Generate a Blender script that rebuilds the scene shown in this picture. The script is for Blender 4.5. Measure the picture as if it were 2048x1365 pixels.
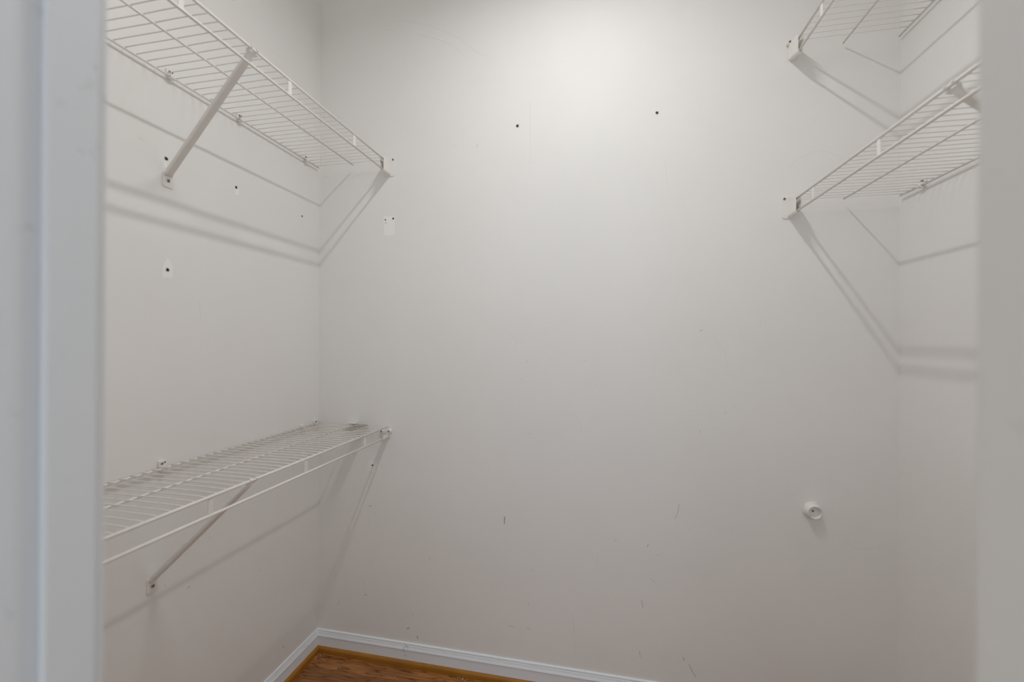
import bpy, bmesh, math, random
from mathutils import Vector, Matrix, noise

random.seed(7)
S = bpy.context.scene
C = S.collection
for o in list(bpy.data.objects):
    bpy.data.objects.remove(o)

# ------------------------------------------------------------------ camera
YAW, PIT, ROLL = 0.2053, 0.0006, 0.0053
CAM = Vector((1.0918, -1.5026, 1.2256))
fw = Vector((-math.sin(YAW) * math.cos(PIT), math.cos(YAW) * math.cos(PIT), math.sin(PIT)))
rt = Vector((math.cos(YAW), math.sin(YAW), 0))
up = rt.cross(fw)
r2 = rt * math.cos(ROLL) + up * math.sin(ROLL)
u2 = up * math.cos(ROLL) - rt * math.sin(ROLL)
cd = bpy.data.cameras.new('camera')
cam = bpy.data.objects.new('camera', cd)
C.objects.link(cam)
m = Matrix.Identity(4)
for i in range(3):
    m[i][0], m[i][1], m[i][2], m[i][3] = r2[i], u2[i], -fw[i], CAM[i]
cam.matrix_world = m
cd.sensor_width = 36
cd.lens = 857.28 / 2048 * 36
cd.clip_start = 0.01
cd.dof.use_dof = True
cd.dof.focus_distance = 1.5
cd.dof.aperture_fstop = 2.2
S.camera = cam

# ------------------------------------------------------------------ light
w = bpy.data.worlds.new('world')
S.world = w
w.use_nodes = True
bg = w.node_tree.nodes['Background']
bg.inputs['Color'].default_value = (0.86, 0.93, 1.0, 1)     # even daylight of the room behind the camera
bg.inputs['Strength'].default_value = 1.2
LAMP = Vector((1.02, -0.72, 2.67))
LAMP_STRENGTH = 7.6
S.view_settings.view_transform = 'Standard'
S.view_settings.look = 'None'
S.view_settings.gamma = 1
S.view_settings.use_curve_mapping = False
S.view_settings.exposure = 0.0
S.cycles.max_bounces = 24
S.cycles.diffuse_bounces = 20
S.cycles.glossy_bounces = 6
S.cycles.sample_clamp_indirect = 6
S.cycles.use_denoising = True

W, DEPTH, CEIL = 1.9703, 1.22, 2.76        # closet width, depth, ceiling height

# ------------------------------------------------------------------ materials
def nt(name, rough=0.5, spec=0.3):
    mt = bpy.data.materials.new(name)
    mt.use_nodes = True
    t = mt.node_tree
    b = t.nodes['Principled BSDF']
    b.inputs['Roughness'].default_value = rough
    b.inputs['Specular IOR Level'].default_value = spec
    return mt, t, b

def add(t, typ, **kw):
    n = t.nodes.new(typ)
    for k, v in kw.items():
        if k in n.inputs:
            n.inputs[k].default_value = v
        else:
            setattr(n, k, v)
    return n

def ramp(t, fac, stops):
    r = t.nodes.new('ShaderNodeValToRGB')
    e = r.color_ramp.elements
    while len(e) < len(stops):
        e.new(0.5)
    for i, (p, c) in enumerate(stops):
        e[i].position = p
        e[i].color = c if len(c) == 4 else (*c, 1)
    t.links.new(fac, r.inputs['Fac'])
    return r

def paint(name, col, var=0.02, rough=0.55, bump=0.12, scale=260, big=1.8, spec=0.25):
    """rolled wall paint: faint mottling and a fine roller stipple"""
    mt, t, b = nt(name, rough, spec)
    tc = add(t, 'ShaderNodeTexCoord')
    n1 = add(t, 'ShaderNodeTexNoise', Scale=big, Detail=4.0, Roughness=0.6)
    t.links.new(tc.outputs['Object'], n1.inputs['Vector'])
    lo = tuple(c * (1 - var) for c in col)
    hi = tuple(min(1, c * (1 + var)) for c in col)
    r = ramp(t, n1.outputs['Fac'], [(0.3, lo), (0.7, hi)])
    t.links.new(r.outputs['Color'], b.inputs['Base Color'])
    n2 = add(t, 'ShaderNodeTexNoise', Scale=scale, Detail=2.0)
    t.links.new(tc.outputs['Object'], n2.inputs['Vector'])
    bp = add(t, 'ShaderNodeBump', Strength=bump, Distance=0.001)
    t.links.new(n2.outputs['Fac'], bp.inputs['Height'])
    t.links.new(bp.outputs['Normal'], b.inputs['Normal'])
    return mt

def plain(name, col, rough=0.4, metal=0.0, var=0.03, scale=60, spec=0.4):
    mt, t, b = nt(name, rough, spec)
    b.inputs['Metallic'].default_value = metal
    tc = add(t, 'ShaderNodeTexCoord')
    n1 = add(t, 'ShaderNodeTexNoise', Scale=scale, Detail=3.0)
    t.links.new(tc.outputs['Object'], n1.inputs['Vector'])
    lo = tuple(c * (1 - var) for c in col)
    hi = tuple(min(1, c * (1 + var)) for c in col)
    r = ramp(t, n1.outputs['Fac'], [(0.3, lo), (0.7, hi)])
    t.links.new(r.outputs['Color'], b.inputs['Base Color'])
    return mt

def worn_paint(name, col, dirt, amount=0.62, rough=0.4):
    """brushed trim paint with grey scuffs and fine lengthwise streaks"""
    mt, t, b = nt(name, rough, 0.35)
    tc = add(t, 'ShaderNodeTexCoord')
    n1 = add(t, 'ShaderNodeTexNoise', Scale=22.0, Detail=6.0, Roughness=0.65)
    t.links.new(tc.outputs['Object'], n1.inputs['Vector'])
    r = ramp(t, n1.outputs['Fac'], [(amount, (0, 0, 0)), (amount + 0.12, (1, 1, 1))])
    mx = add(t, 'ShaderNodeMix', data_type='RGBA')
    t.links.new(r.outputs['Color'], mx.inputs['Factor'])
    mx.inputs[6].default_value = (*col, 1)
    mx.inputs[7].default_value = (*dirt, 1)
    t.links.new(mx.outputs[2], b.inputs['Base Color'])
    return mt

def wood(name):
    mt, t, b = nt(name, 0.38, 0.4)
    tc = add(t, 'ShaderNodeTexCoord')
    oi = add(t, 'ShaderNodeObjectInfo')
    mul = add(t, 'ShaderNodeMath', operation='MULTIPLY')
    mul.inputs[1].default_value = 37.0
    t.links.new(oi.outputs['Random'], mul.inputs[0])
    comb = add(t, 'ShaderNodeCombineXYZ')
    for k in ('X', 'Y', 'Z'):
        t.links.new(mul.outputs[0], comb.inputs[k])
    va = add(t, 'ShaderNodeVectorMath', operation='ADD')
    t.links.new(tc.outputs['Object'], va.inputs[0])
    t.links.new(comb.outputs[0], va.inputs[1])
    mp = add(t, 'ShaderNodeMapping')
    mp.inputs['Scale'].default_value = (1.7, 14.0, 1.0)
    t.links.new(va.outputs[0], mp.inputs['Vector'])
    # cathedral figure: contour lines of a stretched noise
    n1 = add(t, 'ShaderNodeTexNoise', Scale=1.5, Detail=2.0, Roughness=0.45)
    t.links.new(mp.outputs[0], n1.inputs['Vector'])
    k = add(t, 'ShaderNodeMath', operation='MULTIPLY')
    k.inputs[1].default_value = 15.0
    t.links.new(n1.outputs['Fac'], k.inputs[0])
    fr = add(t, 'ShaderNodeMath', operation='FRACT')
    t.links.new(k.outputs[0], fr.inputs[0])
    r = ramp(t, fr.outputs[0], [(0.0, (0.085, 0.028, 0.007)), (0.07, (0.20, 0.075, 0.020)),
                                (0.22, (0.33, 0.140, 0.044)), (0.60, (0.40, 0.175, 0.057)), (0.97, (0.29, 0.118, 0.035)), (1.0, (0.10, 0.033, 0.008))])
    # fine pores
    mp2 = add(t, 'ShaderNodeMapping')
    mp2.inputs['Scale'].default_value = (9.0, 240.0, 1.0)
    t.links.new(va.outputs[0], mp2.inputs['Vector'])
    n2 = add(t, 'ShaderNodeTexNoise', Scale=1.0, Detail=3.0)
    t.links.new(mp2.outputs[0], n2.inputs['Vector'])
    r2_ = ramp(t, n2.outputs['Fac'], [(0.35, (0.62, 0.58, 0.55)), (0.6, (1.1, 1.1, 1.1))])
    mx = add(t, 'ShaderNodeMix', data_type='RGBA', blend_type='MULTIPLY')
    mx.inputs['Factor'].default_value = 1.0
    t.links.new(r.outputs['Color'], mx.inputs[6])
    t.links.new(r2_.outputs['Color'], mx.inputs[7])
    # each plank its own tone
    r3 = ramp(t, oi.outputs['Random'], [(0.0, (0.80, 0.78, 0.76)), (1.0, (1.15, 1.15, 1.12))])
    mx2 = add(t, 'ShaderNodeMix', data_type='RGBA', blend_type='MULTIPLY')
    mx2.inputs['Factor'].default_value = 1.0
    t.links.new(mx.outputs[2], mx2.inputs[6])
    t.links.new(r3.outputs['Color'], mx2.inputs[7])
    t.links.new(mx2.outputs[2], b.inputs['Base Color'])
    return mt

def film(name, col, alpha):
    """a thin mark on the paint: part of it lets the wall show"""
    mt, t, b = nt(name, 0.6, 0.2)
    b.inputs['Base Color'].default_value = (*col, 1)
    tc = add(t, 'ShaderNodeTexCoord')
    n = add(t, 'ShaderNodeTexNoise', Scale=180.0, Detail=2.0)
    t.links.new(tc.outputs['Object'], n.inputs['Vector'])
    r = ramp(t, n.outputs['Fac'], [(0.3, (alpha * 0.55,) * 3), (0.65, (alpha,) * 3)])
    t.links.new(r.outputs['Color'], b.inputs['Alpha'])
    return mt

M = {}
M['wall'] = paint('wall_paint', (0.822, 0.822, 0.815))
M['ceiling'] = paint('ceiling_paint', (0.87, 0.865, 0.85), bump=0.2)
M['trim'] = worn_paint('trim_paint', (0.80, 0.85, 0.90), (0.42, 0.43, 0.45), 0.63)
M['jamb'] = worn_paint('jamb_paint', (0.715, 0.735, 0.755), (0.55, 0.56, 0.575), 0.60, 0.45)
M['jamb_warm'] = worn_paint('jamb_paint_warm', (0.72, 0.70, 0.67), (0.64, 0.62, 0.59), 0.60, 0.45)
M['shoe'] = plain('stained_moulding', (0.35, 0.150, 0.018), 0.38, var=0.12, scale=14)
M['wood'] = wood('oak_floor')
M['under'] = plain('subfloor', (0.035, 0.018, 0.008), 0.8)
M['vinyl'] = plain('white_vinyl', (0.80, 0.785, 0.755), 0.32, var=0.015)
M['plastic'] = plain('white_plastic', (0.82, 0.81, 0.785), 0.30, var=0.015)
M['steel'] = plain('screw_steel', (0.42, 0.41, 0.39), 0.32, metal=1.0)
M['dark'] = plain('screw_recess', (0.02, 0.018, 0.016), 0.7)
M['plaster'] = plain('torn_plaster', (0.62, 0.60, 0.57), 0.8, var=0.2, scale=400)
M['patch'] = paint('old_paint', (0.89, 0.895, 0.885), bump=0.05)
M['patch_faint'] = paint('old_paint_faint', (0.850, 0.850, 0.842), bump=0.05)
M['taupe'] = plain('taupe_plastic', (0.20, 0.18, 0.155), 0.5)
M['scuff0'] = film('scuff_faint', (0.40, 0.385, 0.36), 0.20)
M['scuff1'] = film('scuff_grey', (0.22, 0.21, 0.20), 0.50)
M['scuff2'] = film('scuff_dark', (0.06, 0.055, 0.05), 0.75)

# ------------------------------------------------------------------ mesh helpers
def obj(name, bm, mat, parent=None, loc=(0, 0, 0), smooth=False):
    me = bpy.data.meshes.new(name)
    bmesh.ops.recalc_face_normals(bm, faces=bm.faces[:])
    bm.to_mesh(me)
    bm.free()
    if smooth:
        me.polygons.foreach_set('use_smooth', [True] * len(me.polygons))
    for k in (mat if isinstance(mat, (list, tuple)) else [mat]):
        me.materials.append(M[k])
    return link(name, me, parent, loc)

def link(name, me, parent=None, loc=(0, 0, 0)):
    o = bpy.data.objects.new(name, me)
    C.objects.link(o)
    o.location = loc
    o.parent = parent
    return o

def thing(name, label, cat, loc, group=None):
    o = bpy.data.objects.new(name, None)
    o.empty_display_size = 0.05
    C.objects.link(o)
    o.location = loc
    o['label'] = label
    o['category'] = cat
    if group:
        o['group'] = group
    return o

def struct(o):
    o['kind'] = 'structure'
    return o

def box(bm, a, b, bevel=0.0, seg=2):
    a, b = Vector(a), Vector(b)
    lo = Vector([min(a[i], b[i]) for i in range(3)])
    hi = Vector([max(a[i], b[i]) for i in range(3)])
    v = [bm.verts.new((x, y, z)) for z in (lo.z, hi.z) for y in (lo.y, hi.y) for x in (lo.x, hi.x)]
    fs = [bm.faces.new([v[i] for i in q]) for q in
          ((0, 2, 3, 1), (4, 5, 7, 6), (0, 1, 5, 4), (2, 6, 7, 3), (0, 4, 6, 2), (1, 3, 7, 5))]
    if bevel:
        es = list({e for f in fs for e in f.edges})
        bmesh.ops.bevel(bm, geom=es, offset=bevel, segments=seg, affect='EDGES', profile=0.5)
    return bm

def spow(c, e):
    return math.copysign(abs(c) ** e, c)

def tube(bm, pts, r, n=8, ry=None, side=None, cap=True, sq=1.0):
    """round or elliptic tube along a polyline; radii may vary per point"""
    pts = [Vector(p) for p in pts]
    N = len(pts)
    rs = r if isinstance(r, (list, tuple)) else [r] * N
    rys = ry if isinstance(ry, (list, tuple)) else [ry] * N
    rings = []
    for i, p in enumerate(pts):
        d = (pts[min(i + 1, N - 1)] - pts[max(i - 1, 0)]).normalized()
        s = Vector(side) if side else (Vector((0, 0, 1)) if abs(d.z) < 0.9 else Vector((1, 0, 0)))
        u = (s - d * s.dot(d)).normalized()
        v = d.cross(u)
        a = rs[i]
        b = rys[i] if rys[i] is not None else a
        rings.append([bm.verts.new(p + u * a * spow(math.cos(2 * math.pi * k / n), sq) + v * b * spow(math.sin(2 * math.pi * k / n), sq))
                      for k in range(n)])
    for A, B in zip(rings, rings[1:]):
        for k in range(n):
            bm.faces.new((A[k], A[(k + 1) % n], B[(k + 1) % n], B[k]))
    if cap:
        bm.faces.new(rings[0][::-1])
        bm.faces.new(rings[-1])
    return bm

def prism(bm, outline, axis, a, b, bevel=0.0):
    """extrude a 2-D outline along an axis from a to b"""
    def P(q, t):
        u, v = q
        return {'x': (t, u, v), 'y': (u, t, v), 'z': (u, v, t)}[axis]
    A = [bm.verts.new(P(q, a)) for q in outline]
    B = [bm.verts.new(P(q, b)) for q in outline]
    n = len(outline)
    fs = [bm.faces.new(A), bm.faces.new(B[::-1])]
    for k in range(n):
        fs.append(bm.faces.new((A[k], B[k], B[(k + 1) % n], A[(k + 1) % n])))
    if bevel:
        es = [e for e in fs[0].edges] + [e for e in fs[1].edges]
        bmesh.ops.bevel(bm, geom=list(set(es)), offset=bevel, segments=2, affect='EDGES', profile=0.5)
    return bm

def arc(cx, cy, r, a0, a1, n):
    return [(cx + r * math.cos(math.radians(a0 + (a1 - a0) * i / n)),
             cy + r * math.sin(math.radians(a0 + (a1 - a0) * i / n))) for i in range(n + 1)]

def lathe(bm, prof, n=24, axis='y', origin=(0, 0, 0), sgn=1):
    """revolve (radius, height) pairs about an axis through origin"""
    O = Vector(origin)
    rings = []
    for r, h in prof:
        ring = []
        for k in range(n):
            c, s = math.cos(2 * math.pi * k / n) * r, math.sin(2 * math.pi * k / n) * r
            d = {'y': (c, h * sgn, s), 'x': (h * sgn, c, s), 'z': (c, s, h * sgn)}[axis]
            ring.append(bm.verts.new(O + Vector(d)))
        rings.append(ring)
    for A, B in zip(rings, rings[1:]):
        for k in range(n):
            bm.faces.new((A[k], A[(k + 1) % n], B[(k + 1) % n], B[k]))
    bm.faces.new(rings[0])
    bm.faces.new(rings[-1])
    bmesh.ops.remove_doubles(bm, verts=bm.verts[:], dist=1e-6)
    return bm

def screw(parent, loc, axis, sgn, r=0.0042):
    """domed cross-head screw; axis points away from the wall"""
    bm = bmesh.new()
    lathe(bm, [(r * 1.05, 0.0), (r * 1.05, 0.0006), (r * 0.92, 0.0014), (r * 0.6, 0.0021), (r * 0.001, 0.0023)], 14, axis, (0, 0, 0), sgn)
    o = obj('screw', bm, 'steel', parent, loc, True)
    bm = bmesh.new()
    h0, h1 = 0.0008 * sgn, 0.0026 * sgn
    a, b = r * 0.62, r * 0.16
    for p, q in ((a, b), (b, a)):
        if axis == 'y':
            box(bm, (-p, h0, -q), (p, h1, q))
        else:
            box(bm, (h0, -p, -q), (h1, p, q))
    obj('screw_recess', bm, 'dark', o)
    return o

# ================================================================== the room
bm = bmesh.new(); box(bm, (-0.12, 0, -0.05), (W + 0.12, 0.12, CEIL)); wall_back = struct(obj('wall_back', bm, 'wall'))
bm = bmesh.new(); box(bm, (-0.12, -1.335, -0.05), (0, 0, CEIL)); wall_left = struct(obj('wall_left', bm, 'wall'))
bm = bmesh.new(); box(bm, (W, -1.335, -0.05), (W + 0.12, 0, CEIL)); wall_right = struct(obj('wall_right', bm, 'wall'))
JL, JR, HEAD = 0.6845, 1.2935, 2.03          # faces of the door jambs, underside of the head
bm = bmesh.new()
box(bm, (0, -1.335, -0.05), (JL - 0.019, -DEPTH, CEIL))
box(bm, (JR + 0.019, -1.335, -0.05), (W, -DEPTH, CEIL))
box(bm, (JL - 0.019, -1.335, HEAD + 0.019), (JR + 0.019, -DEPTH, CEIL))
struct(obj('wall_front', bm, 'wall'))
bm = bmesh.new(); box(bm, (-0.12, -1.335, CEIL), (W + 0.12, 0.12, CEIL + 0.1)); struct(obj('ceiling', bm, 'ceiling'))

# unseen walls and ceiling added to keep side daylight off the door jambs
HX0, HX1, HY = 0.18, 1.82, -2.55
bm = bmesh.new(); box(bm, (HX0 - 0.1, HY, -0.05), (HX0, -1.335, 2.44)); struct(obj('wall_light_block_left', bm, 'wall'))
bm = bmesh.new(); box(bm, (HX1, HY, -0.05), (HX1 + 0.1, -1.335, 2.44)); struct(obj('wall_light_block_right', bm, 'wall'))
bm = bmesh.new(); box(bm, (HX0 - 0.1, HY, 2.44), (HX1 + 0.1, -1.335, 2.54)); struct(obj('ceiling_light_block', bm, 'ceiling'))

F0 = 0.006        # top of the wood floor
# floor: a dark bed with every plank laid on it
bm = bmesh.new(); box(bm, (-0.5, -2.6, -0.05), (W + 0.5, 0.0, F0 - 0.008)); floor = struct(obj('floor', bm, 'under'))
PW = 0.0825
lens = [0.62, 0.86, 1.10, 0.74, 0.98]
plank_mesh = {}
for L_ in lens:
    bm = bmesh.new()
    box(bm, (0.0004, 0.0004, -0.008), (L_ - 0.0004, PW - 0.0004, 0.0), 0.0006, 1)
    me = bpy.data.meshes.new('plank'); bm.to_mesh(me); bm.free(); me.materials.append(M['wood'])
    plank_mesh[L_] = me
rng = random.Random(4)
row = 0
y = -PW
while y > -2.55:
    x = -0.30 - rng.random() * 0.5
    if row == 0: x = -0.48
    if row == 1: x = -0.905
    inside = y + PW > -1.34
    while x < (W if inside else W + 0.45):
        L_ = lens[(row * 2 + int(x * 7)) % 5] if row != 0 else 0.62
        lo = 0.0 if inside else -0.4
        if x + L_ > lo:
            link('plank', plank_mesh[L_], floor, (x, y, F0))
        x += L_
    y -= PW
    row += 1

# ------------------------------------------------------------------ skirting and shoe moulding
BASE = [(0, F0 + 0.001), (0.0090, F0 + 0.001), (0.0090, 0.0645), (0.0106, 0.0655), (0.0112, 0.0668), (0.0107, 0.0684),
        (0.0094, 0.0715), (0.0080, 0.0745), (0.0070, 0.0780), (0.0066, 0.0805), (0.0054, 0.0815), (0.0052, 0.0826),
        (0.0058, 0.0838), (0.0056, 0.0865), (0.0042, 0.0888), (0, 0.0897)]
SHOE = [(0.0090, F0 + 0.0004), (0.0188, F0 + 0.0004), (0.0188, F0 + 0.0125)] + \
       [(0.0090 + 0.0098 * math.cos(a), F0 + 0.0125 + 0.0098 * math.sin(a)) for a in [math.pi / 2 * k / 7 for k in range(1, 8)]]

def run(name, prof, side, mat):
    """moulding along one wall, mitred at both corners"""
    bm = bmesh.new()
    n = len(prof)
    if side == 'back':
        A = [(o, -o, z) for o, z in prof]; B = [(W - o, -o, z) for o, z in prof]
    elif side == 'left':
        A = [(o, -DEPTH, z) for o, z in prof]; B = [(o, -o, z) for o, z in prof]
    else:
        A = [(W - o, -o, z) for o, z in prof]; B = [(W - o, -DEPTH, z) for o, z in prof]
    A = [bm.verts.new(p) for p in A]; B = [bm.verts.new(p) for p in B]
    for k in range(n):
        bm.faces.new((A[k], B[k], B[(k + 1) % n], A[(k + 1) % n]))
    bm.faces.new(A[::-1]); bm.faces.new(B)
    return struct(obj(name, bm, mat))

for s in ('back', 'left', 'right'):
    run('baseboard_' + s, BASE, s, 'trim')
for i, s in enumerate(('back', 'left', 'right')):
    run('trim_%d' % (i + 1), SHOE, s, 'shoe')

# ------------------------------------------------------------------ door frame
door = bpy.data.objects.new('door_1', None); C.objects.link(door); door.location = ((JL + JR) / 2, -DEPTH, 0); struct(door)
def dpart(name, a, b, mat, bevel=0.0015):
    L0 = door.location
    bm = bmesh.new(); box(bm, Vector(a) - L0, Vector(b) - L0, bevel, 3)
    return obj(name, bm, mat, door)
Y0, Y1 = -1.3365, -1.2195
dpart('jamb', (JL - 0.019, Y0, 0), (JL, Y1, HEAD + 0.019), 'jamb')
dpart('jamb', (JR, Y0, 0), (JR + 0.019, Y1, HEAD + 0.019), 'jamb_warm')
dpart('jamb_head', (JL, Y0, HEAD), (JR, Y1, HEAD + 0.019), 'jamb')
dpart('door_stop', (JL, -1.2640, 0), (JL + 0.0073, -1.2308, HEAD), 'jamb', 0.0018)
dpart('door_stop', (JR - 0.0073, -1.2640, 0), (JR, -1.2308, HEAD), 'jamb_warm', 0.0018)
dpart('door_stop', (JL, -1.2640, HEAD - 0.0073), (JR, -1.2308, HEAD), 'jamb', 0.0018)
for x0, x1 in ((JL - 0.063, JL - 0.006), (JR + 0.006, JR + 0.063)):
    dpart('casing', (x0, -1.352, 0), (x1, -1.3365, HEAD + 0.063), 'jamb', 0.003)
dpart('casing', (JL - 0.006, -1.352, HEAD + 0.006), (JR + 0.006, -1.3365, HEAD + 0.063), 'jamb', 0.003)

# ================================================================== wire shelves
XF, XM, XB, LIP, PITCH = 0.300, 0.1577, 0.0105, 0.0389, 0.0244
RF, RM, RW = 0.0033, 0.0026, 0.00125
YEND = -1.20

def make_shelf(label, s, x0, z, y_first, ties, y_front, y_deck):
    """s=+1: hung on the left wall, s=-1: on the right wall. z is the height of the rails' centre"""
    t = thing('wire_shelf', label, 'shelf', (x0, 0, z), 'white wire closet shelves')
    for nm, x, dz, r, y1 in (('back_rail', XB, 0, RM, y_deck), ('mid_rail', XM, 0, RM, y_deck),
                             ('front_rail', XF, 0, RF, y_front), ('lip_rail', XF, -LIP, RF, y_front)):
        bm = bmesh.new()
        tube(bm, [(s * x, y1, dz), (s * x, YEND, dz)], r, 12)
        obj(nm, bm, 'vinyl', t, smooth=True)
    bm = bmesh.new()
    prof = [(0.0078, 0.0036), (0.06, 0.0040), (XM, 0.0037), (0.21, 0.0044), (0.255, 0.0042), (0.283, 0.0036), (0.3015, 0.0031)]
    tube(bm, [(s * a, 0, b) for a, b in prof], RW, 6)
    me = bpy.data.meshes.new('cross_wire'); bm.to_mesh(me); bm.free()
    me.polygons.foreach_set('use_smooth', [True] * len(me.polygons)); me.materials.append(M['vinyl'])
    y = y_first
    while y > YEND + 0.004:
        link('cross_wire', me, t, (0, y, 0))
        y -= PITCH
    bm = bmesh.new()
    box(bm, (s * (XF - 0.0014), -0.0058, -LIP + 0.001), (s * (XF + 0.0012), 0.0058, -0.001), 0.0006, 1)
    tm = bpy.data.meshes.new('lip_tie'); bm.to_mesh(tm); bm.free(); tm.materials.append(M['vinyl'])
    for yy in ties:
        link('lip_tie', tm, t, (0, yy, 0))
    return t

Z1, Z2, Z3, Z4 = 1.8978, 0.8992, 1.6646, 2.1449
make_shelf('white wire shelf high on the left wall, seen from below', 1, 0, Z1, -0.0324,
           (-0.239, -0.5351, -0.829, -1.12), -0.008, -0.020)
make_shelf('low white wire shelf on the left wall, its deck seen from above', 1, 0, Z2, -0.0135,
           (-0.1651, -0.4653, -0.759, -1.05), -0.008, -0.006)
make_shelf('white wire shelf on the right wall with brace, below the topmost one', -1, W, Z3, -0.0292,
           (-0.1561, -0.4475, -0.742, -1.03), -0.008, -0.020)
make_shelf('topmost white wire shelf on the right wall, cut off by the upper frame edge', -1, W, Z4, -0.0477,
           (-0.1987, -0.49, -0.785, -1.08), -0.058, -0.012)

# ------------------------------------------------------------------ end brackets on the back wall
def trough(bm, s, xo, xi, zb, zo, zi, y0, y1, th=0.0022):
    """U-shaped sleeve: tall wall on the room side (xo), short wall on the shelf side (xi), round bottom"""
    cx, r = (xo + xi) / 2, abs(xo - xi) / 2
    d = 1 if xo > xi else -1
    out = [(xo, zo)] + [(cx + d * r * math.cos(a), zb + r - r * math.sin(a)) for a in [math.pi * k / 10 for k in range(11)]] + [(xi, zi)]
    ri = r - th
    inn = [(xi + d * th, zi)] + [(cx - d * ri * math.cos(a), zb + r - ri * math.sin(a)) for a in [math.pi * k / 10 for k in range(11)]] + [(xo - d * th, zo)]
    prism(bm, out + inn, 'y', y0, y1)

def square_bracket(label, x, s, zr, length):
    """s: direction from the shelf to the open room (+1 on the left, -1 on the right)"""
    t = thing('shelf_bracket', label, 'bracket', (x, 0, zr), 'end brackets of the wire shelves')
    zb, zt = -LIP - 0.0080, 0.0215
    bm = bmesh.new()
    x0, x1 = -0.0235 * s, 0.0205 * s
    r = 0.006
    pl = [(x0, zt), (x1 - s * 0.002, zt), (x1, zt - 0.002), (x1, zb + r)] + \
         [(x1 - s * r + s * r * math.cos(a), zb + r - r * math.sin(a)) for a in [math.pi / 2 * k / 5 for k in range(1, 6)]] + \
         [(x0 + s * r - s * r * math.sin(a), zb + r - r * math.cos(a)) for a in [math.pi / 2 * k / 5 for k in range(6)]]
    prism(bm, pl, 'y', -0.0001, -0.0026, 0.0005)
    obj('back_plate', bm, 'plastic', t)
    bm = bmesh.new()
    trough(bm, s, s * 0.0060, -s * 0.0110, zb + 0.0010, zt - 0.0015, zt - 0.004, -0.002, -length)
    for v in bm.verts:                      # the top edge drops towards the mouth
        if v.co.z > 0 and v.co.y < -0.01:
            v.co.z -= 0.0140
    obj('rail_sleeve', bm, 'plastic', t)
    screw(t, (s * 0.0145, -0.0026, zt - 0.006), 'y', -1, 0.0040)
    return t

def round_bracket(label, x, s, zr, length, xo, xi, zt, p0, p1, h, ears, rise=0.0):
    """xo/xi: outer and inner wall of the sleeve, p0/p1: sides of the shield plate, ears: (x, z) of the screw bosses"""
    t = thing('shelf_bracket', label, 'bracket', (x, 0, zr), 'end brackets of the wire shelves')
    zb = -LIP - 0.0090
    zp = zb + rise
    xo, xi, p0, p1 = s * xo, s * xi, s * p0, s * p1
    c, w = (p0 + p1) / 2, (p0 - p1) / 2
    bm = bmesh.new()
    pl = [(c + w * u, v) for u, v in ((0.86, h), (1.0, (zp + h) / 2 + 0.006), (1.0, (zp + h) / 2 - 0.006), (0.86, zp + 0.011), (0.56, zp + 0.004), (0.18, zp + 0.001),
          (-0.18, zp + 0.001), (-0.56, zp + 0.004), (-0.86, zp + 0.011), (-1.0, (zp + h) / 2 - 0.006), (-1.0, (zp + h) / 2 + 0.006), (-0.86, h))]
    prism(bm, pl, 'y', -0.0001, -0.0050, 0.0010)
    obj('back_plate', bm, 'plastic', t)
    bm = bmesh.new()
    trough(bm, s, xo, xi, zb + 0.0015, zt, zt - 0.004, -0.004, -length, 0.0022)
    for v in bm.verts:                      # the underside of the sleeve runs up towards the wall
        if v.co.z < zb + 0.022 and v.co.y > -0.01:
            v.co.z += rise
        if v.co.z > 0 and v.co.y < -0.01:   # and its top edge drops towards the mouth
            v.co.z -= 0.0100
    obj('rail_sleeve', bm, 'plastic', t)
    for ex, ez in ears:
        bm = bmesh.new()
        lathe(bm, [(0.0084, 0.0001), (0.0084, 0.0100), (0.0076, 0.0114), (0.001, 0.0114)], 20, 'y', (s * ex, 0, ez), -1)
        box(bm, (s * ex - 0.007, -0.0001, ez), (s * ex + 0.007, -0.0075, min(ez - 0.006, h)))
        obj('screw_ear', bm, 'plastic', t)
        screw(t, (s * ex, -0.0114, ez), 'y', -1, 0.0036)
    return t

square_bracket('white square end bracket holding the high left wire shelf', XF, 1, Z1, 0.056)
square_bracket('white square end bracket holding the lower right wire shelf', W - XF, -1, Z3, 0.060)
round_bracket('white rounded end bracket holding the topmost right wire shelf', W - XF, -1, Z4, 0.067, 0.0052, -0.0122, 0.0200,
              0.0040, -0.0250, 0.018, ((0.0045, 0.0245),), 0.0150)
round_bracket('small white cup bracket with two screws under the low left shelf end', XF, 1, Z2, 0.046, 0.0045, -0.0145, -0.0265,
              0.0100, -0.0200, -0.0230, ((0.0067, -0.0172), (-0.0232, -0.0185)))

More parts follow.
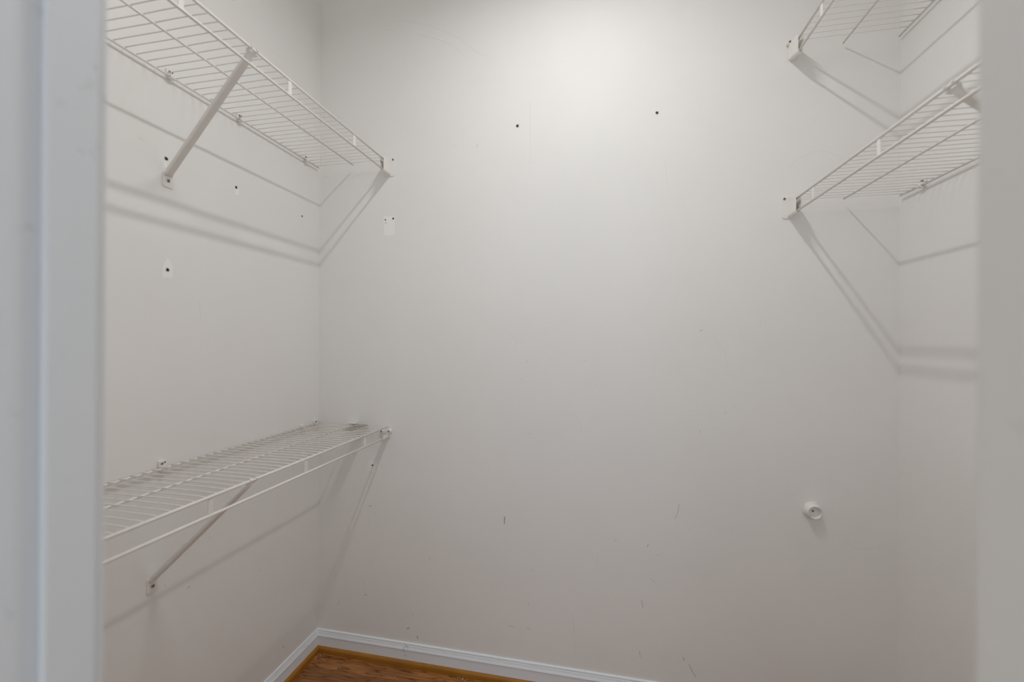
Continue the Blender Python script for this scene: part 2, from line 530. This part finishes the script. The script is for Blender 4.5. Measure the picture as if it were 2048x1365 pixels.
# ------------------------------------------------------------------ diagonal braces
def brace(label, s, x0, y_wall, z_wall, y_top, z_rail):
    t = thing('support_brace', label, 'brace', (x0, y_wall, z_wall), 'diagonal braces under the wire shelves')
    dy, dz = y_top - y_wall, z_rail - z_wall
    bm = bmesh.new()
    pl = [(-0.0125, 0.020), (-0.0135, 0.016), (-0.0135, -0.013)] + [(-0.0135 + 0.004 - 0.004 * math.cos(a), -0.013 - 0.004 * math.sin(a)) for a in (0.5, 1.0, 1.57)] \
        + [(0.0135 - 0.004 + 0.004 * math.sin(a), -0.013 - 0.004 * math.cos(a)) for a in (0.0, 0.5, 1.0)] + [(0.0135, -0.013), (0.0135, 0.016), (0.0125, 0.020)]
    prism(bm, pl, 'x', s * 0.0002, s * 0.0024, 0.0005)
    obj('foot_plate', bm, 'vinyl', t)
    # the bar: flattened at the wall, round-backed channel, flattened again at the rail
    a = Vector((s * 0.0030, 0, 0.013)); b = Vector((s * 0.0085, dy * 0.02, 0.022))
    e = Vector((s * (XF - 0.020), dy * 0.95, dz - 0.019)); g = Vector((s * (XF - 0.006), dy, dz - 0.0065))
    bm = bmesh.new()
    pts = [a, a.lerp(b, 0.5), b, b.lerp(e, 0.06), b.lerp(e, 0.5), e, g]
    tube(bm, pts, [0.0105, 0.0095, 0.0088, 0.0084, 0.0084, 0.0084, 0.0095], 20,
         [0.0018, 0.0040, 0.0058, 0.0064, 0.0064, 0.0052, 0.0016], side=(0, 1, 0), sq=0.45)
    obj('brace_bar', bm, 'vinyl', t, smooth=True)
    # thin T-shaped saddle under the front rail with two tabs bent over it
    bm = bmesh.new()
    d = Vector((s * 0.72, 0, 0.69)); nrm = Vector((-s * 0.69, 0, 0.72))
    o = Vector((s * (XF - 0.0035), dy, dz - 0.0052))
    def slab(u0, u1, y0, y1, th=0.0008):
        v = [bm.verts.new(o + d * u + nrm * (k * th) + Vector((0, yy, 0))) for k in (-1, 1) for u, yy in ((u0, y0[0]), (u0, y0[1]), (u1, y1[1]), (u1, y1[0]))]
        for q in ((0, 1, 2, 3), (7, 6, 5, 4), (0, 4, 5, 1), (1, 5, 6, 2), (2, 6, 7, 3), (3, 7, 4, 0)):
            bm.faces.new([v[k] for k in q])
    slab(-0.016, -0.0075, (-0.0088, 0.0088), (-0.0095, 0.0095))
    slab(-0.0075, 0.0005, (-0.0115, 0.0115), (-0.0175, 0.0175))
    R = RF + 0.0006
    for yc in (-0.0085, 0.0085):
        prof = [(R * math.cos(q), R * math.sin(q)) for q in [math.radians(225 - k * 27) for k in range(9)]]
        outr = [(u * 1.38, v * 1.38) for u, v in prof]
        prism(bm, [(s * (XF + u), dz + v) for u, v in outr] + [(s * (XF + u), dz + v) for u, v in reversed(prof)], 'y', dy + yc - 0.0022, dy + yc + 0.0022)
    obj('saddle', bm, 'vinyl', t)
    screw(t, (s * 0.0024, 0, 0.0), 'x', s, 0.0042)
    return t

brace('flat white diagonal brace under the high left wire shelf', 1, 0, -0.6066, 1.6327, -0.6546, Z1)
brace('white diagonal brace below the low left wire shelf', 1, 0, -0.6396, 0.6120, -0.6479, Z2)
brace('white diagonal brace under the lower right wire shelf, mostly behind the jamb', -1, W, -0.6360, 1.3980, -0.6392, Z3)

# ------------------------------------------------------------------ wall clips holding the back rails
def clip(label, s, x0, y, zr, top=0.0200):
    t = thing('wall_clip', label, 'clip', (x0, y, zr), 'wall clips of the wire shelves')
    bm = bmesh.new()
    box(bm, (s * 0.0001, -0.0080, 0.0035), (s * 0.0070, 0.0080, top), 0.0014, 2)
    obj('clip_body', bm, 'plastic', t)
    bm = bmesh.new()
    R = 0.0066
    prof = [(XB + R * math.cos(math.radians(a)), R * math.sin(math.radians(a))) for a in range(95, 361 + 40, 20)]
    inn = [(XB + 0.0034 * math.cos(math.radians(a)), 0.0034 * math.sin(math.radians(a))) for a in range(95, 361 + 40, 20)]
    prism(bm, [(s * u, v) for u, v in prof] + [(s * u, v) for u, v in reversed(inn)], 'y', -0.0062, 0.0062)
    box(bm, (s * 0.0001, -0.0062, -0.0040), (s * 0.0052, 0.0062, 0.0045))
    obj('hook', bm, 'plastic', t)
    screw(t, (s * 0.0070, -0.0018, top - 0.0075), 'x', s, 0.0034)
    bm = bmesh.new()
    lathe(bm, [(0.0018, 0.0), (0.0018, 0.0009), (0.0001, 0.0009)], 10, 'x', (s * 0.0068, 0.0056, top - 0.0058), s)
    obj('pin_hole', bm, 'dark', t)
    return t

for y, lab in ((-0.607, 'white wall clip on the high left shelf, nearest to the door jamb'),
               (-0.3915, 'white wall clip on the high left shelf, right of its brace'),
               (-0.0920, 'white wall clip on the high left shelf, closest to the wall corner')):
    clip(lab, 1, 0, y, Z1)
for y, lab in ((-0.6205, 'white two-hole wall clip above the low left shelf near the jamb'),
               (-0.1010, 'small wall clip on the low left shelf, second from the corner'),
               (-0.0260, 'small wall clip of the low left shelf right in the wall corner')):
    clip(lab, 1, 0, y, Z2, {-0.6205: 0.0200, -0.1010: 0.0115, -0.0260: 0.0165}[y])
clip('white wall clip under the lower right wire shelf', -1, W, -0.1052, Z3)

# ------------------------------------------------------------------ rod socket on the back wall
t = thing('rod_socket', 'round white closet rod cup screwed low on the back wall', 'socket', (1.7383, 0, 0.7027))
bm = bmesh.new()
lathe(bm, [(0.0265, 0.0001), (0.0268, 0.0030), (0.0258, 0.0042), (0.0222, 0.0048), (0.0210, 0.0064), (0.0203, 0.0200),
           (0.0199, 0.0222), (0.0190, 0.0230), (0.0181, 0.0222), (0.0172, 0.0090), (0.0150, 0.0070), (0.0050, 0.0062), (0.0002, 0.0062)],
      48, 'y', (0, 0, 0), -1)
obj('cup', bm, 'plastic', t, smooth=True)
bm = bmesh.new()
box(bm, (0.0085, -0.0005, 0.0235), (0.0135, -0.0042, 0.0275), 0.0008, 1)
obj('rim_tab', bm, 'plastic', t)
screw(t, (0, -0.0062, 0), 'y', -1, 0.0034)

# ------------------------------------------------------------------ strip tucked under the low shelf's wires
t = thing('plastic_strip', 'narrow taupe strip with white tip tucked under low shelf wires by back wall', 'strip', (0.198, 0, Z2))
bm = bmesh.new(); box(bm, (-0.021, -0.110, 0.0012), (0.021, -0.004, 0.0024), 0.0004, 1)
obj('strip_body', bm, 'taupe', t)
bm = bmesh.new()
prism(bm, [(-0.006, 0.0024), (-0.004, 0.0075), (-0.022, 0.0080), (-0.022, 0.0088), (-0.003, 0.0084), (-0.0045, 0.0024)], 'x', -0.060, -0.022)
obj('strip_tip', bm, 'plastic', t)

# ================================================================== marks on the walls (parts of the walls)
def to_wall(side, u, v, d):
    return (u, -d, v) if side == 'back' else (d, u, v)

def hole(parent, side, u, v, r):
    """an empty anchor hole with a torn rim"""
    rg = random.Random(int(u * 1e4) + int(v * 1e4))
    bm = bmesh.new()
    n = 14
    R0 = [r * 1.35 * rg.uniform(0.8, 1.25) for _ in range(n)]
    R1 = [r * 1.02 * rg.uniform(0.8, 1.12) for _ in range(n)]
    def ring(R, d):
        return [bm.verts.new(to_wall(side, u + R[k] * math.cos(2 * math.pi * k / n), v + R[k] * math.sin(2 * math.pi * k / n), d)) for k in range(n)]
    A, B, D = ring(R0, 0.0002), ring([(a + b) / 2 for a, b in zip(R0, R1)], 0.0013), ring(R1, 0.0006)
    for P, Q in ((A, B), (B, D)):
        for k in range(n):
            bm.faces.new((P[k], P[(k + 1) % n], Q[(k + 1) % n], Q[k]))
    h = obj('anchor_hole', bm, 'plaster', parent)
    bm = bmesh.new()
    def ring2(s, d):
        return [bm.verts.new(to_wall(side, u + s * R1[k] * math.cos(2 * math.pi * k / n), v + s * R1[k] * math.sin(2 * math.pi * k / n), d)) for k in range(n)]
    P, Q = ring2(1.0, 0.0007), ring2(0.75, 0.0005)
    for k in range(n):
        bm.faces.new((P[k], P[(k + 1) % n], Q[(k + 1) % n], Q[k]))
    bm.faces.new(Q)
    obj('hole_bottom', bm, 'dark', h)

def patch(parent, side, outline, mat='patch'):
    rg = random.Random(int(outline[0][1] * 1e4))
    fine = []
    for k, p in enumerate(outline):
        q = outline[(k + 1) % len(outline)]
        for i in range(6):
            fine.append((p[0] + (q[0] - p[0]) * i / 6 + rg.uniform(-0.0007, 0.0007), p[1] + (q[1] - p[1]) * i / 6 + rg.uniform(-0.0007, 0.0007)))
    outline = fine
    bm = bmesh.new()
    a = [bm.verts.new(to_wall(side, u, v, 0.0000)) for u, v in outline]
    cu = sum(u for u, v in outline) / len(outline); cv = sum(v for u, v in outline) / len(outline)
    b = [bm.verts.new(to_wall(side, cu + (u - cu) * 0.98, cv + (v - cv) * 0.98, 0.0003)) for u, v in outline]
    n = len(outline)
    for k in range(n):
        bm.faces.new((a[k], a[(k + 1) % n], b[(k + 1) % n], b[k]))
    bm.faces.new(b)
    obj('paint_patch', bm, mat, parent)

def smooth_line(P):
    if len(P) < 3:
        return P
    out = []
    for i in range(len(P) - 1):
        a, b_, c_, d_ = P[max(i - 1, 0)], P[i], P[i + 1], P[min(i + 2, len(P) - 1)]
        for k in range(5):
            s_ = k / 5
            out.append(0.5 * ((2 * b_) + (c_ - a) * s_ + (2 * a - 5 * b_ + 4 * c_ - d_) * s_ ** 2 + (3 * b_ - a - 3 * c_ + d_) * s_ ** 3))
    return out + [P[-1]]

def scuffs(parent, side, data):
    for lev in (0, 1, 2):
        bm = bmesh.new()
        for pts, wd, d in data:
            if d != lev:
                continue
            wd = wd * 0.0005
            P = smooth_line([Vector(p) for p in pts])
            L_, R_ = [], []
            for i, p in enumerate(P):
                dd = (P[min(i + 1, len(P) - 1)] - P[max(i - 1, 0)])
                dd = dd.normalized() if dd.length > 0 else Vector((1, 0))
                nn = Vector((-dd.y, dd.x))
                k = wd * (0.45 if i in (0, len(P) - 1) and len(P) > 2 else (0.8 if i == 0 else 0.5))
                L_.append(bm.verts.new(to_wall(side, *(p + nn * k), 0.00025)))
                R_.append(bm.verts.new(to_wall(side, *(p - nn * k), 0.00025)))
            for i in range(len(P) - 1):
                bm.faces.new((L_[i], R_[i], R_[i + 1], L_[i + 1]))
        if len(bm.faces):
            o = obj('scuff_mark', bm, 'scuff%d' % lev, parent)
            o['kind'] = 'stuff'
        else:
            bm.free()

SCUFF_BACK = [([(0.7558, 0.5953), (0.7541, 0.5682)], 3.6, 2), ([(1.3465, 0.689), (1.3435, 0.6673), (1.3342, 0.6383)], 1.6, 2), ([(1.2467, 0.5381), (1.2498, 0.5468)], 2, 2), ([(1.2297, 0.3547), (1.2334, 0.33)], 2.4, 1), ([(1.3614, 0.1851), (1.3654, 0.1725)], 2, 2), ([(1.3801, 0.1642), (1.3895, 0.1435), (1.4012, 0.1257)], 2.6, 2), ([(1.2228, 0.1838), (1.2261, 0.1631)], 2, 1), ([(1.2, 0.1533), (1.2004, 0.1466)], 1.8, 1), ([(0.8568, 0.4156), (0.8593, 0.4124)], 3, 1), ([(0.8429, 0.2961), (0.8433, 0.2855)], 1.8, 1), ([(0.8398, 0.2031), (0.8484, 0.2068)], 3, 1), ([(0.7706, 0.2057), (0.7964, 0.2044)], 1.5, 1), ([(1.2533, 0.4348), (1.2623, 0.4275), (1.2759, 0.4208)], 1.5, 1), ([(1.14, 0.5484), (1.1477, 0.5483)], 2, 1), ([(1.2787, 0.5138), (1.2842, 0.5129)], 2, 1), ([(1.0804, 0.4901), (1.0825, 0.4508)], 1.2, 0), ([(1.0006, 0.2714), (1.0089, 0.139)], 1.5, 0), ([(0.766, 1.2488), (0.7838, 1.2412), (0.7915, 1.2328), (0.7936, 1.2191), (0.7875, 1.1917)], 1.8, 0), ([(0.9019, 1.2727), (0.9054, 1.2713)], 2, 1), ([(0.8336, 1.1574), (0.8336, 1.1477)], 1.6, 1), ([(0.813, 1.0939), (0.8148, 1.0904)], 1.8, 1), ([(1.0363, 1.1585), (1.0405, 1.1571)], 2.2, 1), ([(0.9717, 0.9744), (1.0047, 0.9673), (1.0177, 0.9464), (1.0304, 0.9042)], 1.3, 0), ([(0.8433, 0.8963), (0.8487, 0.8955)], 2, 1), ([(1.4073, 1.2619), (1.4175, 1.266)], 1.6, 2), ([(1.441, 1.2526), (1.4638, 1.2217), (1.4858, 1.1908), (1.4927, 1.1585)], 1.3, 0), ([(1.4851, 0.9989), (1.4875, 0.9942)], 1.8, 1), ([(1.508, 1.0249), (1.5194, 1.0175)], 1.5, 0), ([(1.6034, 1.2969), (1.604, 1.2833)], 1.2, 0), ([(0.2692, 2.4137), (0.2975, 2.4091), (0.3192, 2.403)], 1.8, 0), ([(0.3207, 2.4385), (0.3655, 2.4319), (0.4248, 2.4135), (0.4832, 2.3901), (0.5635, 2.3461), (0.5976, 2.3198), (0.6536, 2.2721), (0.6975, 2.2558)], 1.6, 0), ([(0.4133, 2.3781), (0.4689, 2.3565), (0.5297, 2.3278), (0.5581, 2.309), (0.5809, 2.287)], 1.8, 0), ([(0.2218, 0.5894), (0.2323, 0.5888)], 2.4, 2), ([(0.2453, 0.5653), (0.2466, 0.5605)], 2, 1), ([(0.2038, 0.2459), (0.2144, 0.2453)], 3, 2), ([(0.088, 0.1883), (0.0988, 0.2151)], 1.4, 1), ([(0.2757, 0.1633), (0.283, 0.2005)], 1.3, 0), ([(0.4046, 0.1949), (0.4078, 0.1934)], 2.2, 2), ([(0.4211, 0.1177), (0.4262, 0.1072)], 4, 2), ([(0.1962, 0.3047), (0.2036, 0.2786)], 1.2, 1), ([(0.2305, 0.3728), (0.2358, 0.3688)], 1.8, 1), ([(0.3459, 0.1644), (0.4025, 0.2032)], 1.2, 0), ([(0.4685, 0.4159), (0.4733, 0.4101)], 2.4, 1), ([(0.5507, 1.9504), (0.572, 1.9384)], 1.8, 0), ([(0.6485, 1.9445), (0.6428, 1.9323)], 2, 1), ([(0.6338, 1.8472), (0.6358, 1.8361)], 1.4, 0), ([(1.6686, 1.7782), (1.7088, 1.8129), (1.7603, 1.8241), (1.8003, 1.8067), (1.8181, 1.7903)], 1.3, 0), ([(0.8396, 2.084), (0.8426, 1.8527)], 1.4, 0), ([(0.0949, 0.1365), (0.0982, 0.135)], 2.4, 1), ([(1.2968, 1.8336), (1.3068, 1.7329)], 1, 0), ([(1.4104, 0.9386), (1.412, 0.9256)], 1.2, 1), ([(1.8299, 0.6197), (1.8704, 0.5931), (1.9651, 0.6256)], 1.2, 0)]
SCUFF_LEFT = [([(-0.5183, 1.3386), (-0.5136, 1.3112), (-0.5119, 1.2808)], 1.5, 0), ([(-0.4805, 0.6604), (-0.4792, 0.6564)], 1.8, 1), ([(-0.5471, 0.5525), (-0.5371, 0.555)], 2.6, 1), ([(-0.6273, 0.616), (-0.6266, 0.6099)], 2.6, 2), ([(-0.2949, 0.4741), (-0.294, 0.4671)], 1.8, 1), ([(-0.607, 0.5965), (-0.6057, 0.592)], 1.6, 1), ([(-0.1873, 0.1471), (-0.1843, 0.1398)], 3, 2), ([(-0.5726, 1.5223), (-0.5685, 1.5194)], 1.6, 0), ([(-0.6786, 1.7108), (-0.6625, 1.7098)], 2, 0)]
HOLES_BACK = [(0.7948, 1.9959, 4.5), (1.2706, 1.9932, 4.2), (0.2832, 1.6868, 2.4), (0.3152, 1.6898, 3.2), (0.2847, 1.6752, 1.4), (0.2349, 0.7467, 3.2)]
HOLES_LEFT = [(-0.6108, 1.6881, 4.2), (-0.3963, 1.6903, 3.6), (-0.1021, 1.6872, 3.0), (-0.6053, 1.4045, 4.2)]
PATCH_BACK = [[(0.2748, 1.7006), (0.3203, 1.6981), (0.3208, 1.6278), (0.3125, 1.6244), (0.2836, 1.6257), (0.2773, 1.6336)], [(0.2113, 0.7568), (0.2281, 0.7655), (0.2575, 0.7539), (0.2619, 0.7312), (0.241, 0.7184), (0.2157, 0.7224)]]
PATCH_LEFT = [[(-0.618, 1.3821), (-0.6181, 1.4088), (-0.608, 1.4348), (-0.6015, 1.4309), (-0.5922, 1.4171), (-0.5907, 1.3874)], [(-0.4017, 1.6838), (-0.3853, 1.6911), (-0.3851, 1.6696), (-0.4016, 1.6641)], [(-0.6146, 1.6833), (-0.6082, 1.686), (-0.6068, 1.666), (-0.6158, 1.665)]]
for u, v, r in HOLES_BACK: hole(wall_back, 'back', u, v, r * 0.001)
for u, v, r in HOLES_LEFT: hole(wall_left, 'left', u, v, r * 0.001)
for p, k in zip(PATCH_BACK, ('patch', 'patch_faint')): patch(wall_back, 'back', p, k)
for p in PATCH_LEFT: patch(wall_left, 'left', p)
scuffs(wall_back, 'back', SCUFF_BACK)
scuffs(wall_left, 'left', SCUFF_LEFT)
# a popped nail head near the skirting
bm = bmesh.new()
lathe(bm, [(0.0060, 0.0), (0.0052, 0.0014), (0.0030, 0.0026), (0.0002, 0.0030)], 12, 'y', (0.3847, 0, 0.1444), -1)
obj('nail_pop', bm, 'plaster', wall_back, smooth=True)

# crumbs of plaster swept against the shoe moulding
bm = bmesh.new()
rg = random.Random(11)
for k in range(46):
    if k < 10:
        x, y = 0.022 + rg.random() * 0.03, -0.021 - rg.random() * 0.02
    elif k < 34:
        x, y = 0.60 + rg.gauss(0, 0.035), -0.0205 - abs(rg.gauss(0, 0.006))
    else:
        x, y = 0.03 + rg.random() * 0.6, -0.026 - rg.random() * 0.05
    r = rg.uniform(0.0006, 0.0016)
    bmesh.ops.create_icosphere(bm, subdivisions=1, radius=r, matrix=Matrix.Translation((x, y, F0 + r * 0.7)))
o = obj('plaster_crumbs', bm, 'plaster')
o['kind'] = 'stuff'
o['label'] = 'white plaster crumbs on the wood floor along the shoe moulding'
o['category'] = 'crumbs'

# ================================================================== ceiling lamp (just above the frame)
em, et, eb = nt('lamp_lens', 0.35)
eb.inputs['Base Color'].default_value = (0.9, 0.89, 0.87, 1)
eb.inputs['Emission Color'].default_value = (1.0, 0.985, 0.96, 1)
eb.inputs['Emission Strength'].default_value = 6.0
M['lens'] = em
LEN, WID = 0.38, 0.045
t = thing('ceiling_lamp', 'slim white strip lamp on the closet ceiling, above the picture', 'lamp', (LAMP.x, LAMP.y, CEIL))
c = LAMP.z - CEIL
bm = bmesh.new()
prism(bm, [(-0.045, 0), (-0.045, -0.020), (-0.028, c + 0.010), (0.028, c + 0.010), (0.045, -0.020), (0.045, 0)], 'y', -LEN / 2 - 0.02, LEN / 2 + 0.02, 0.002)
obj('lamp_body', bm, 'plastic', t)
for k in (-1, 1):
    bm = bmesh.new()
    box(bm, (-0.030, k * (LEN / 2 + 0.002), c - 0.002), (0.030, k * (LEN / 2 + 0.020), c + 0.012), 0.003, 2)
    obj('end_cap', bm, 'plastic', t)
bm = bmesh.new()
prism(bm, [(-WID / 2, c + 0.011), (-WID / 2, c + 0.003), (-WID * 0.3, c), (WID * 0.3, c), (WID / 2, c + 0.003), (WID / 2, c + 0.011)], 'y', -LEN / 2, LEN / 2)
obj('diffuser', bm, 'lens', t)
ld = bpy.data.lights.new('lamp_light', 'AREA')
ld.shape = 'RECTANGLE'; ld.size = WID; ld.size_y = LEN
ld.spread = math.radians(160)
ld.energy = LAMP_STRENGTH
ld.color = (1.0, 0.985, 0.96)
lo = bpy.data.objects.new('lamp_light', ld); C.objects.link(lo)
lo.parent = t; lo.location = (0, 0, c - 0.003)      # shines straight down
